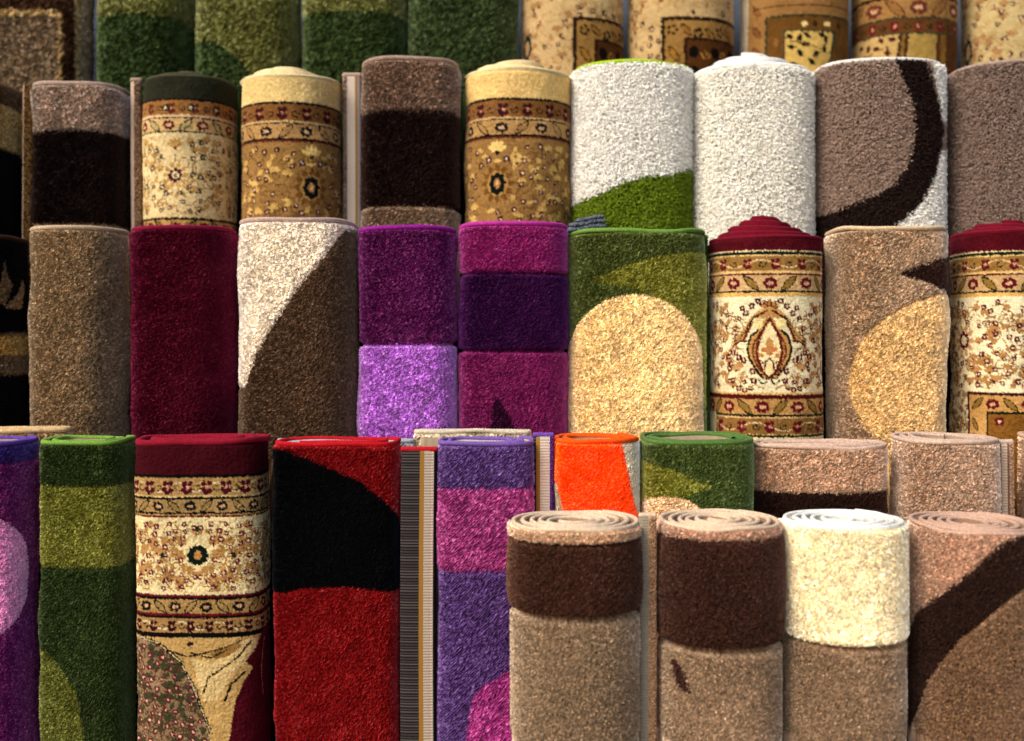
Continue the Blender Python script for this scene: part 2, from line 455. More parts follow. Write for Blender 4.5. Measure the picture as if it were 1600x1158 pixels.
        B = np.c_[bx, by, H - pv * k]; Nn = np.c_[bnx, bny, np.zeros(N)]; T = np.c_[-bny, bnx, np.zeros(N)]
        l = ln * k * rng.uniform(.6, 1.25, N)[:, None]; wv = wd * k * rng.uniform(.7, 1.3, N)[:, None]
        d = Nn + T * rng.normal(0, .38, N)[:, None] + UP * rng.normal(-.1, .38, N)[:, None]; d /= np.linalg.norm(d, axis=1)[:, None]
        d2 = d + T * rng.normal(0, .6, N)[:, None] + UP * rng.normal(-.25, .6, N)[:, None]; d2 /= np.linalg.norm(d2, axis=1)[:, None]
        ph = rng.uniform(0, 6.28, N)[:, None]; q = T * np.cos(ph) + UP * np.sin(ph); q2 = -T * np.sin(ph) + UP * np.cos(ph)
        p0 = B + Nn * (h2[:, None] * k); p1 = p0 + d * l * .55; p2 = p1 + d2 * l * .55
        # each yarn: a three-sided tapering tuft with a bend
        ring = []
        for base_p, rad in ((p0, .6), (p1, 1.0), (p2, .55)):
            for t in range(3):
                an = t * 2.0944; ring.append(base_p + (q * math.cos(an) + q2 * math.sin(an)) * wv * rad)
        TV = np.stack(ring, 1)                      # N,9,3
        m2 = np.exp(rng.normal(0, .10 if kind == 'shag' else .44, N))[:, None]; tcol = cc * m2
        TC = np.stack([tcol] * 3 + [tcol] * 3 + [tcol * 1.0] * 3, 1)
        o0 = len(VA); id0 = o0 + np.arange(N)[:, None] * 9
        qf = []
        for r in (0, 3):
            for t in range(3): qf.append(id0 + np.array([[r + t, r + (t + 1) % 3, r + 3 + (t + 1) % 3, r + 3 + t]]))
        F4 = np.vstack([F4] + qf); tr = id0 + np.array([[6, 7, 8]])
        NA = np.vstack([NA, np.repeat(Nn, 9, 0)])
        VA = np.vstack([VA, TV.reshape(-1, 3)]); CA = np.vstack([CA, TC.reshape(-1, 3)])
    mesh_obj('pile', VA, F4, CA, mt, root, smooth=(kind == 'woven'), tris=tr, nrm=NA)
    # whipped edge binding following the spiral
    rb = bind_r * k
    a2, bx, by = outline(Rx, Ry, n, pm, aseam, turns, 400, shrink0=3.2 * k)
    bx, by, t_, s_ = resample(bx, by, 2.3 * k); nx2, ny2 = normals2(bx, by)
    N = len(bx); t = np.interp(t_, s_, np.linspace(0, 1, len(s_))); rise = cone * k * np.clip((t * turns - .9) / max(turns - .9, .1), 0, 1) ** (.6 if turns < 3 else .85)
    wob = 1.1 * k * lowfreq(rng, (3, N), 26)[0]
    rw = 1.2 * k * lowfreq(rng, (3, N), 30)[0] * np.clip(t * turns - .9, 0, 1); bx = bx + nx2 * rw; by = by + ny2 * rw
    path = np.c_[bx, by, H + rb * .55 + rise + wob]
    K = 8; an = np.arange(K) * 2 * np.pi / K; prof = np.c_[np.cos(an), np.sin(an)] * rb
    V2 = path[:, None] + (np.c_[nx2, ny2, np.zeros(N)][:, None] * prof[None, :, 0:1] + UP[None, None] * prof[None, :, 1:2]) * (1 + .13 * (np.arange(N) % 2 * 2 - 1))[:, None, None]
    cb = lin(bind)[None, None] * np.exp(rng.normal(0, .12, (N, K, 1)))
    if flap is None or True:
        mesh_obj('edge_binding', V2, grid_faces(N, K, True), np.broadcast_to(cb, (N, K, 3)), M_BIND, root)
    # the wound layers under the binding
    lt = (.36 if cone else .19) * pitch * k; hgt = (H - .004)
    pr = np.array([(-lt, -rb * .4), (lt, -rb * .4), (lt, -12 * k), (lt, -hgt), (-lt, -hgt), (-lt, -12 * k)])
    st_ = 3
    V3 = path[::st_, None] + np.c_[nx2, ny2, np.zeros(N)][::st_, None] * pr[None, :, 0:1] + UP[None, None] * pr[None, :, 1:2]
    V3[..., 2] = np.maximum(V3[..., 2], .001)
    n3 = len(V3); cl = lin(layers)[None, None] * np.exp(rng.normal(0, .1, (n3, 6, 1)))
    sk = int(np.searchsorted(t[::st_] * turns, 1.02))      # the first turn is the pile sheet itself
    V3b = V3.copy()
    ins = np.array([3, 3, 18, 18, 18, 18.0]) * k     # the wound layers lie behind the depth of the pile
    V3b[:sk] -= (np.c_[nx2, ny2, np.zeros(N)][::st_][:sk, None]) * ins[None, :, None]
    V3b[sk:] -= (np.c_[nx2, ny2, np.zeros(N)][::st_][sk:, None]) * (np.array([0, 0, 6, 6, 6, 6.0]) * k)[None, :, None]
    mesh_obj('wound_layers', V3b, grid_faces(n3, 6, True), np.broadcast_to(cl, (n3, 6, 3)), M_BACK, root)
    if flap: loose_end(root, D, Df, k0, cx, zb, **flap)
    return root

def loose_end(root, D, Df, k0, cx, zb, x0, x1, ytop, stripes, bind=None, fwd=0.35, name='loose_end', yb=None, pilecol=None):
    """the free end of a rug standing off its roll: ribbed backing, side tape, pile edge. stripes: (x_end, colour, ribbed)"""
    rng = np.random.default_rng(int(x0 * 7 + ytop))
    dd = D - (D - Df) * fwd; k = dd / F
    zt = (YH - ytop) * k; H = zt - zb
    step = 1.0; xs = np.arange(x0, x1 + .01, step); vs = np.concatenate([np.arange(0, min(H / k, 520), 1.1), [H / k]])
    nu, nv = len(xs), len(vs); XX, VV = np.meshgrid(xs, vs)
    C = np.empty((nv, nu, 3)); C[:] = lin(stripes[-1][1]); relief = np.zeros((nv, nu)); prev = x0
    for xe, col, rib in stripes:
        m = (XX >= prev) & (XX < xe if xe < x1 else XX <= x1)
        cc = np.broadcast_to(lin(col), C.shape).copy()
        ph = (VV % 4.4) / 4.4
        if rib == 1: cc *= np.where(ph < .5, 1.02, .92)[..., None]; relief[m] += (.35 * np.sin(ph * 6.283))[m]
        if rib == 2: cc *= np.exp(rng.normal(0, .3, (nv, nu)))[..., None]; relief[m] += rng.normal(0, 1.3, (nv, nu))[m] + 1.5
        if rib == 3: cc = np.where((ph < .38)[..., None], lin((74, 68, 64))[None, None], cc); relief[m] += (.5 * np.sin(ph * 6.283))[m]
        C[m] = cc[m]; prev = xe
    u = (XX - x0) / (x1 - x0); rnd = 4.0 * (1 - np.sqrt(np.clip(1 - (2 * u - 1) ** 4, 0, 1)))
    topr = 1.5 * np.clip(1 - VV / 3, 0, 1)
    bend = 2.0 * np.sin(VV / 140.0 + x0) 
    V = np.empty((nv, nu, 3)); V[..., 0] = (XX + bend * .6 - 800) * k - cx
    V[..., 1] = (dd - D) + (rnd - relief + topr) * k; V[..., 2] = H - VV * k; V[-1, :, 2] = 0
    Vb = V.copy(); Vb[..., 1] = (dd - D) + 9 * k
    # closed slab: front, back, edges
    VA = np.vstack([V.reshape(-1, 3), Vb[::1].reshape(-1, 3)]); n0 = nv * nu
    F4 = [grid_faces(nv, nu), grid_faces(nv, nu, off=n0)[:, ::-1]]
    j = np.arange(nu - 1); i = np.arange(nv - 1)
    F4 += [np.c_[j, j + 1, n0 + j + 1, n0 + j], np.c_[i * nu, (i + 1) * nu, n0 + (i + 1) * nu, n0 + i * nu],
           np.c_[i * nu + nu - 1, (i + 1) * nu + nu - 1, n0 + (i + 1) * nu + nu - 1, n0 + i * nu + nu - 1]]
    o = mesh_obj(name, VA, np.vstack(F4), np.vstack([C.reshape(-1, 3), C.reshape(-1, 3)]), M_BACK, root, smooth=False)
    if bind:
        N = int((x1 - x0) / 2.0) + 1; t = np.linspace(x0 - 1, x1 + 1, N)
        path = np.c_[(t + bend[0, 0] * .6 - 800) * k - cx, np.full(N, dd - D + 4 * k), np.full(N, H + 1.0 * k)]
        K = 8; an = np.arange(K) * 2 * np.pi / K; pr = np.c_[np.cos(an), np.sin(an)] * 4.2 * k
        sc = np.ones(N); sc[0] = sc[-1] = .3; sc = sc * (1 + .12 * (np.arange(N) % 2 * 2 - 1))
        nr = np.tile([[0, -1.0, 0]], (N, 1))
        V2 = path[:, None] + (nr[:, None] * pr[None, :, 0:1] + UP[None, None] * pr[None, :, 1:2]) * sc[:, None, None]
        mesh_obj('edge_binding', V2, grid_faces(N, K, True), np.broadcast_to(lin(bind) * np.exp(rng.normal(0, .1, (N, K, 1))), (N, K, 3)), M_BIND, o)
    return o

# ------------------------------------------------------------------ setting
def box_mesh(x0, x1, y0, y1, z0, z1, bev=0):
    v = np.array([(x, y, z) for z in (z0, z1) for y in (y0, y1) for x in (x0, x1)], float)
    f = [(0, 2, 3, 1), (4, 5, 7, 6), (0, 1, 5, 4), (2, 6, 7, 3), (0, 4, 6, 2), (1, 3, 7, 5)]
    return v, np.array(f)

def struct(name, v, f, m, kind='structure'):
    o = mesh_obj(name, v, f, None, m, None, smooth=False)
    if kind: o['kind'] = kind
    return o

ZF = ZC - 0.98
g = 12.0
struct('ground', np.array([(-g, -g, ZF), (g, -g, ZF), (g, g, ZF), (-g, g, ZF)], float), np.array([(0, 1, 2, 3)]), M_GROUND)
v, f = box_mesh(-3, 3, 3.12, 3.22, ZF, ZC + 1.6)
o = struct('back_wall', v, f, M_WALL, None); o['label'] = 'blue grey wall behind the topmost row of rolled rugs'; o['category'] = 'wall'
stand = bpy.data.objects.new('stepped_stand', None); COL.objects.link(stand); stand.location = (0, 2.0, ZF)
stand['label'] = 'dark cloth covered stepped stand under the rows of rolled rugs'; stand['category'] = 'display stand'
edges = {4: (1.965, 2.225), 3: (2.228, 2.485), 2: (2.488, 2.755), 1: (2.758, 3.115)}
for t_, (ya, yb_) in edges.items():
    zt_ = ZC + TIER[t_][1]
    v, f = box_mesh(-1.9, 1.9, ya - 2.0, yb_ - 2.0, 0.0, zt_ - ZF - .002)
    mesh_obj('step', v, f, None, M_CLOTH, stand, smooth=False)

# ------------------------------------------------------------------ ROW 1 (top, furthest)
G1, G2 = (58, 76, 30), (110, 110, 50)  # greens darkened slightly, putting the top row's shade into the colour
def p(c):
    c.poly([(-90, 12), (60, 10), (97, 12), (97, 200), (-90, 200)], (160, 134, 82)); c.poly([(-90, 21), (60, 19), (90, 21), (90, 200), (-90, 200)], (122, 100, 72))
    c.poly([(118, -200), (125, -200), (125, 200), (118, 200)], (160, 134, 82)); c.poly([(125, -200), (170, -200), (170, 200), (125, 200)], (150, 126, 96))
rug(1, -40, 149, -90, 'brown rug with a tan panel framed in yellow, leftmost in the top row', (74, 44, 22), p, (150, 120, 90), 135, n=4.5, step=2.6, ry=.6)
def p(c):
    c.band(-200, 18, G2)
rug(1, 151, 305, -80, 'dark green rug with an olive band, beside the brown framed rug in the top row', G1, p, (110, 140, 60), 130, n=2.8, step=2.6)
def p(c):
    c.poly([(303, 52), (335, 60), (365, 80), (390, 108), (400, 200), (250, 200), (250, 50)], G1)
rug(1, 306, 470, -85, 'olive green rug with a dark green curve at its lower left, in the top row', G2, p, (120, 140, 60), 125, n=2.8, step=2.6)
rug(1, 472, 636, -84, 'dark green rug with a thin olive band, left of the plain dark green rug', G1, lambda c: c.band(-200, 13, G2), (120, 140, 60), 120, n=2.8, step=2.6)
rug(1, 638, 811, -88, 'plain dark green rug in the top row, left of the flowered cream rugs', (64, 80, 38), None, (190, 190, 150), 125, n=2.6, step=2.6)
def gold_field(fx, fy, ix, iy, ringpos, seed):
    def p(c):
        field(c, -c.S, c.S, -90, 150, seed, leafc=(178, 134, 84), vine=(186, 146, 92), ring=(92, 50, 36), dens=.8)
        if ringpos:
            s = float(c.X(ringpos)); 
            for k in range(10):
                a = k * .628; leaf(c, s + 20 * math.cos(a), 62 + 26 * math.sin(a), 14, 4, a, (180, 136, 90))
            c.ellS(s, 62, 13, 21, 0, (26, 60, 48)); c.ellS(s, 62, 7, 13, 0, (200, 160, 110))
        if fx:
            c.poly([(fx, fy), (fx + 400, fy), (fx + 400, 300), (fx, 300)], (60, 34, 16))
            c.poly([(fx + 6, fy + 6), (fx + 400, fy + 6), (fx + 400, 300), (fx + 6, 300)], (168, 126, 66))
            s = float(c.X(fx))
            for q, (ds_, dy) in enumerate(((18, 20), (58, 26), (96, 22))):
                for e in range(5): c.ellS(s + ds_ + 6 * math.cos(e * 1.256), fy + dy + 6 * math.sin(e * 1.256), 3, None, 0, (52, 30, 20))
                leaf(c, s + ds_ + 20, fy + dy, 24, 4.5, .8, (160, 112, 48), (56, 34, 14))
            for q in range(3): leaf(c, s + 20, fy + 58 + q * 34, 30, 5, 1.0, (170, 120, 48), (56, 34, 14))
            c.poly([(ix, iy), (ix + 400, iy), (ix + 400, 300), (ix, 300)], (70, 34, 14)); c.poly([(ix + 5, iy + 5), (ix + 400, iy + 5), (ix + 400, 300), (ix + 5, 300)], (104, 62, 22))
            s = float(c.X(ix))
            for q in range(3): 
                c.ellS(s + 16 + q * 36, iy + 22, 8, 10, 0, (28, 18, 14)); scroll(c, s + 34 + q * 34, iy + 24, 9, 1, (180, 130, 60), 2)
                c.ellS(s + 16, iy + 22 + q * 30, 8, 9, 0, (28, 18, 14))
    return p
rug(1, 813, 974, -96, 'cream flowered rug with dark brown corner frame, beside the plain dark green rug', (206, 174, 122), gold_field(895, 22, 929, 55, 822, 1), (190, 160, 120), 118, kind='woven', step=2.2, amp=.5, sig=.1)
rug(1, 980, 1146, -92, 'cream flowered rug with dark brown corner frame, behind the plain white shag rug', (204, 172, 120), gold_field(1033, 22, 1068, 55, None, 2), (190, 160, 120), 118, kind='woven', step=2.2, amp=.5, sig=.1)
def p(c):
    c.poly([(1167, -200), (1500, -200), (1500, 300), (1167, 300)], (164, 120, 66)); s = float(c.X(1180))
    for q in range(6): leaf(c, s, -60 + q * 33, 24, 5, .9, (150, 96, 50), (110, 60, 30))
    c.poly([(1176, 2), (1500, 2), (1500, 4), (1176, 4)], (110, 60, 30))
    c.poly([(1194, 18), (1500, 18), (1500, 300), (1194, 300)], (64, 70, 46)); c.poly([(1197, 21), (1500, 21), (1500, 300), (1197, 300)], (124, 84, 32))
    for x in (1256, 1292): c.ell(x, 32, 5, 4, 0, (230, 200, 130)); c.ell(x + 17, 32, 4, 6, 0, (80, 46, 20))
    for y in (60, 92): c.ell(1211, y, 4, 8, 0, (150, 100, 50))
    c.poly([(1223, 42), (1308, 42), (1302, 80), (1290, 130), (1223, 130)], (74, 78, 60)); c.poly([(1226, 45), (1300, 45), (1297, 80), (1285, 130), (1226, 130)], (212, 176, 96))
    rng = np.random.default_rng(5)
    for x, y, a in ((1233, 52, .2), (1248, 55, 2), (1261, 50, .6), (1258, 64, 0), (1284, 49, .3), (1288, 70, 1.5), (1268, 92, .8), (1250, 78, 1), (1240, 96, .4), (1274, 80, 2.2), (1236, 68, .2), (1290, 56, 1.6)):
        leaf(c, float(c.X(x)), y, 14, 4, a, (34, 32, 24))
    c.line([(1235, 60), (1262, 64), (1284, 72), (1270, 92)], 1.6, (110, 84, 40))
    c.poly([(1306, 42), (1316, 42), (1304, 130), (1292, 130)], (124, 84, 36))
rug(1, 1154, 1327, -94, 'brown bordered rug with black leaves on a cream panel, in the top row', (206, 190, 160), p, (190, 170, 140), 116, kind='woven', step=2.2, amp=.5, sig=.1)
def p(c):
    border_leaf(c, -8, 22, (168, 124, 70), fl=(120, 60, 40), lf=(158, 110, 56), lo=(100, 60, 34), period=70); c.band(-14, -8, (70, 44, 24))
    c.band(22, 25, (74, 78, 52)); border_scroll(c, 25, 46, (116, 74, 34), fl=(120, 26, 26), sc=(60, 40, 26), wave=None, period=36); c.band(46, 49, (74, 78, 52)); c.band(49, 200, (200, 166, 104))
    for x, y, a in ((1345, 60, .2), (1356, 64, 2), (1375, 55, .6), (1368, 66, 0), (1393, 55, .3), (1386, 74, 1.5), (1352, 78, .8), (1340, 90, 1), (1366, 90, .4), (1390, 92, 2.2)):
        leaf(c, float(c.X(x)), y, 12, 4, a, (96, 30, 26))
    c.line([(1344, 84), (1366, 70), (1386, 66), (1396, 90)], 1.6, (140, 100, 50))
    c.poly([(1404, 49), (1420, 49), (1414, 140), (1396, 140)], (90, 54, 24)); c.poly([(1409, 49), (1414, 49), (1408, 140), (1402, 140)], (150, 112, 50))
    c.poly([(1421, 49), (1463, 49), (1463, 140), (1418, 140)], (176, 144, 72)); c.poly([(1463, 49), (1500, 49), (1500, 140), (1460, 140)], (104, 62, 24)); c.poly([(1470, 49), (1478, 49), (1474, 140), (1466, 140)], (150, 108, 44))
rug(1, 1329, 1496, -90, 'brown and gold bordered rug with small red flowers, in the top row', (180, 140, 80), p, (190, 170, 140), 116, kind='woven', step=2.2, amp=.5, sig=.1)
rug(1, 1498, 1662, -94, 'cream rug with tan leaves, rightmost in the top row', (200, 176, 122), gold_field(None, 0, 0, 0, 1512, 3), (190, 160, 120), 116, kind='woven', step=2.2, amp=.5, sig=.1)

# ------------------------------------------------------------------ ROW 2
TAUPE, DBRN = (160, 140, 122), (42, 24, 16)
def p(c):
    c.band(0, 150, (96, 66, 38)); c.band(150, 222, (168, 140, 78)); c.carve(151, 2); c.carve(222, 3)
rug(2, -110, 36, 119, 'black rug with a brown top and a gold band, leftmost in the second row', (13, 11, 10), p, (130, 100, 66), 372, n=2.8,
    flap=dict(x0=34, x1=52, ytop=133, stripes=[(38, (176, 150, 124), 0), (52, (128, 98, 58), 2)], fwd=.3))
def p(c):
    c.band(0, 200, TAUPE); c.band(345, 500, (150, 128, 102)); c.carve(201, 3.5); c.carve(345, 7)
rug(2, 51, 208, 127, 'dark brown rug with a wide taupe top band, above the plain fawn rug', (44, 25, 17), p, (172, 146, 130), 360, n=3.2, ry=.8,
    flap=dict(x0=205, x1=222, ytop=126, stripes=[(212, (196, 170, 150), 0), (222, (156, 128, 102), 2)], bind=(160, 134, 116), fwd=.35))
def persian_small(top, topc, l1, yb, basefield, dark):
    def p(c): pass
    return p
def p(c):
    c.band(0, 151, (58, 58, 38)); c.band(151, 154, BLK); border_scroll(c, 154, 176, (166, 112, 56), fl=(110, 50, 30), sc=(20, 50, 44), wave=None, period=36, ph=6)
    for x in (257, 297, 336): c.ell(x, 165, 6, 6, 0, (28, 48, 44)); c.ell(x, 165, 2.6, None, 0, (200, 180, 130))
    c.band(176, 180, (222, 190, 140)); c.band(180, 182, DRED); border_leaf(c, 182, 202, (214, 176, 116), fl=(110, 24, 30), lf=(190, 170, 110), lo=(40, 60, 50), period=52, ph=10)
    c.band(202, 204, (50, 80, 56)); c.band(204, 336, (228, 202, 146)); sc_ = float(c.X(272))
    field(c, -c.S, c.S, 206, 336, 21, leafc=(196, 152, 84), vine=(170, 130, 70), ring=(70, 74, 52), dens=1.25, avoid=[(sc_, 270, 22), (sc_, 226, 14)])
    rosette(c, sc_, 270, 21, (200, 156, 84), DRED, GOLD); palmette(c, sc_, 226, 15, 1, (200, 156, 84), DRED)
    c.line([(272, 236), (272, 250)], 1.6, (150, 110, 60))
    c.band(337, 341, BLK); border_leaf(c, 341, 362, (200, 154, 88), period=46)
rug(2, 224, 370, 115, 'cream flowered rug with a dark olive top, above the plain burgundy rug', (228, 202, 146), p, (66, 64, 44), 365, kind='woven', step=1.55, amp=.45, sig=.2, cone=20, pitch=16, layers=(60, 58, 40), bind_r=2.6)
def tan_persian(cxm, seed, top, ty):
    def p(c):
        c.band(0, ty, top); c.band(ty, ty + 4, (22, 34, 30)); border_scroll(c, ty + 4, ty + 31, (148, 100, 48), fl=(84, 20, 32), sc=(50, 30, 20), wave=None, period=38, ph=cxm % 38)
        c.band(ty + 30, ty + 33, (214, 176, 116)); c.band(ty + 33, ty + 35, (30, 50, 40)); border_leaf(c, ty + 35, ty + 57, (196, 152, 92), fl=(30, 46, 40), lf=(186, 142, 84), lo=(26, 40, 30), period=64, ph=20)
        c.band(ty + 57, ty + 60, (20, 24, 22)); c.band(ty + 60, ty + 63, (116, 50, 34)); c.band(ty + 63, 500, (168, 126, 68)); s = float(c.X(cxm)); y = ty + 133
        field(c, -c.S, c.S, ty + 66, 372, seed, leafc=(214, 174, 96), vine=(136, 98, 48), ring=(92, 30, 36), dens=1.05, avoid=[(s, y, 30), (s, ty + 78, 18)])
        for q in range(12):
            a = q * .5236; leaf(c, s + 20 * math.cos(a), y + 23 * math.sin(a), 17, 4.5, a, (138, 92, 34))
        c.ellS(s, y, 17, 20, 0, (190, 146, 80)); c.ellS(s, y, 12, 17, 0, (24, 34, 30)); c.ellS(s, y, 5, 8, 0, (196, 140, 76)); c.ellS(s, y, 2, 4, 0, (230, 190, 130))
        for q in range(8):
            a = q * .785; c.ellS(s + 12 * math.cos(a), y + 16 * math.sin(a), 3, None, 0, (24, 34, 30))
        palmette(c, s, ty + 82, 18, 1, (232, 198, 116), (26, 40, 30)); ringlet(c, s - 15, ty + 95, 5, (92, 40, 50), (230, 210, 190)); ringlet(c, s + 15, ty + 95, 5, (92, 40, 50), (230, 210, 190))
        leaf(c, s, ty + 97, 16, 2.5, 0, (232, 190, 110))
    return p
rug(2, 377, 536, 113, 'tan flowered rug with a cream top, right of the dark olive topped rug', (168, 126, 68), tan_persian(487, 31, (228, 196, 128), 156), (232, 208, 156), 348, kind='woven', step=1.55, amp=.45, sig=.2, cone=23, pitch=24, layers=(230, 204, 150), bind_r=2.6, turns=2.6)
def p(c):
    c.band(0, 168, (138, 112, 90)); c.band(317, 500, (140, 116, 90)); c.carve(168, 3.5); c.carve(317, 7)
rug(2, 564, 718, 88, 'dark brown rug with taupe ends, above the plum and lavender rug', (52, 28, 20), p, (160, 134, 118), 362, n=2.8,
    flap=dict(x0=534, x1=563, ytop=118, stripes=[(541, (160, 136, 118), 2), (554, (204, 188, 170), 0), (558, (150, 112, 60), 0), (563, (150, 142, 142), 0)], bind=(176, 150, 130), fwd=.2))
rug(2, 726, 893, 105, 'tan flowered rug with a cream top, beside the lime and white shag rug', (168, 126, 68), tan_persian(777, 41, (230, 192, 118), 150), (232, 206, 152), 356, kind='woven', step=1.55, amp=.45, sig=.2, cone=23, pitch=24, layers=(230, 204, 150), bind_r=2.6, turns=2.6)
def p(c):
    c.poly([(870, 318), (900, 309), (940, 297), (975, 280), (1010, 271), (1045, 268), (1077, 252), (1200, 240), (1200, 600), (870, 600)], (126, 148, 32))
SH = dict(kind='shag', shag=(6.5, 1.25, 3.0), amp=1.0, step=2.6)
rug(2, 896, 1078, 93, 'white shag rug with a lime green lower corner', (246, 242, 232), p, (160, 190, 40), 362, n=2.4, layers=(190, 200, 120), **SH)
rug(2, 1080, 1268, 98, 'plain cream white shag rug with its coil pushed up', (248, 243, 230), None, (236, 234, 226), 366, n=2.3, cone=32, pitch=17, turns=4.5, layers=(232, 228, 216), **SH)
def p(c):
    P = [(1395, 80), (1410, 120), (1425, 160), (1430, 200), (1422, 245), (1400, 280), (1370, 300), (1340, 312), (1300, 325), (1200, 335), (1200, 420), (1390, 380), (1410, 345), (1440, 310), (1462, 260), (1470, 200), (1466, 160), (1448, 100), (1440, 70)]
    c.poly(P, (58, 38, 30)); c.poly([(1452, 80), (1462, 140), (1468, 180), (1500, 180), (1500, 60)], (246, 242, 232))
    c.poly([(1405, 380), (1404, 345), (1440, 312), (1458, 270), (1466, 230), (1500, 200), (1500, 420), (1400, 420)], (246, 242, 232))
rug(2, 1270, 1474, 90, 'taupe shag rug with a dark brown curve and white corners', (172, 146, 128), p, (228, 222, 210), 366, n=2.5, layers=(200, 190, 176), **SH)
rug(2, 1477, 1672, 94, 'plain taupe shag rug at the right end of the second row', (160, 136, 120), None, (160, 138, 124), 366, n=2.5, **SH)

# ------------------------------------------------------------------ ROW 3
def p(c):
    tanc = (126, 98, 62)
    c.poly([(9, 400), (14, 425), (22, 440), (10, 470), (-40, 474), (-60, 474), (0, 450)], tanc); c.poly([(40, 428), (46, 440), (42, 476), (8, 477), (28, 455)], (140, 108, 66))
    c.band(516, 552, (170, 138, 66)); c.band(552, 584, (122, 98, 66)); c.band(516, 522, (130, 98, 56)); c.carve(516, 2); c.carve(584, 3)
rug(3, -130, 47, 367, 'black rug with tan fronds and gold stripes, at the left end of the third row', (15, 11, 9), p, (50, 26, 18), 700, n=3.0, ry=.7)
rug(3, 48, 205, 353, 'plain fawn brown rug, between the black rug and the burgundy rug', (150, 126, 92), None, (186, 160, 128), 695, n=2.35, sig=.55)
rug(3, 206, 373, 352, 'plain burgundy rug standing between the fawn rug and the cream and brown one', (104, 6, 38), None, (122, 10, 50), 690, n=2.4, sig=.3)
def p(c):
    c.poly([(574, 340), (540, 352), (510, 392), (470, 440), (430, 497), (400, 550), (383, 600), (360, 640), (360, 800), (700, 800), (700, 340)], (112, 84, 58), carve=2)
rug(3, 374, 561, 341, 'cream rug with a large brown curve sweeping down to the left', (212, 200, 182), p, (182, 156, 142), 700, n=2.5, sig=.55)
def p(c):
    c.band(534, 900, (178, 116, 190)); c.carve(534, 9, 3.6)
rug(3, 562, 716, 353, 'plum purple rug with a lavender lower half', (118, 26, 98), p, (138, 24, 132), 700, n=2.9, sig=.6)
def p(c):
    c.band(422, 545, (76, 14, 80)); c.band(545, 900, (140, 34, 100)); c.carve(422, 8, 3.2); c.carve(545, 9, 3.4)
    c.poly([(776, 614), (768, 640), (765, 720), (830, 720), (806, 665), (790, 636)], (74, 8, 56))
rug(3, 717, 887, 347, 'magenta rug with a dark purple band and a dark spike near its foot', (152, 38, 112), p, (176, 46, 140), 690, n=2.8, sig=.3)
def p(c):
    c.poly([(925, 433), (955, 420), (985, 408), (1020, 398), (1060, 390), (1120, 386), (1120, 640), (960, 640), (1020, 452), (960, 440)], (136, 134, 42), carve=1.2)
    t = np.linspace(0, np.pi, 30); P = [(993 - 106 * math.cos(a), 556 - 101 * math.sin(a)) for a in t]
    c.poly([(880, 900), (886, 610)] + P[2:] + [(1106, 900)], (214, 190, 144), carve=2)
rug(3, 888, 1104, 357, 'green rug with a large beige dome and an olive leaf shape', (98, 108, 46), p, (104, 140, 56), 700, n=2.4, sig=.54,
    flap=dict(x0=1099, x1=1109, ytop=372, stripes=[(1104, (150, 150, 110), 1), (1109, (88, 118, 50), 2)], bind=(104, 140, 56), fwd=.1))
def per_red(off, frame=None):
    def p(c):
        c.band(0, 388, (100, 8, 26)); c.band(388, 390, (226, 200, 150)); c.band(390, 395, (24, 48, 32)); c.band(395, 397, (222, 188, 120))
        border_scroll(c, 397, 420, (164, 122, 60), period=43, ph=off); c.band(420, 424, (226, 186, 120)); c.band(424, 427, (110, 18, 26)); border_leaf(c, 427, 451, (206, 168, 114), period=58, ph=off + 8)
        c.band(451, 454, (28, 48, 30)); c.band(454, 460, (222, 176, 96)); c.band(460, 612, (236, 222, 178))
    return p
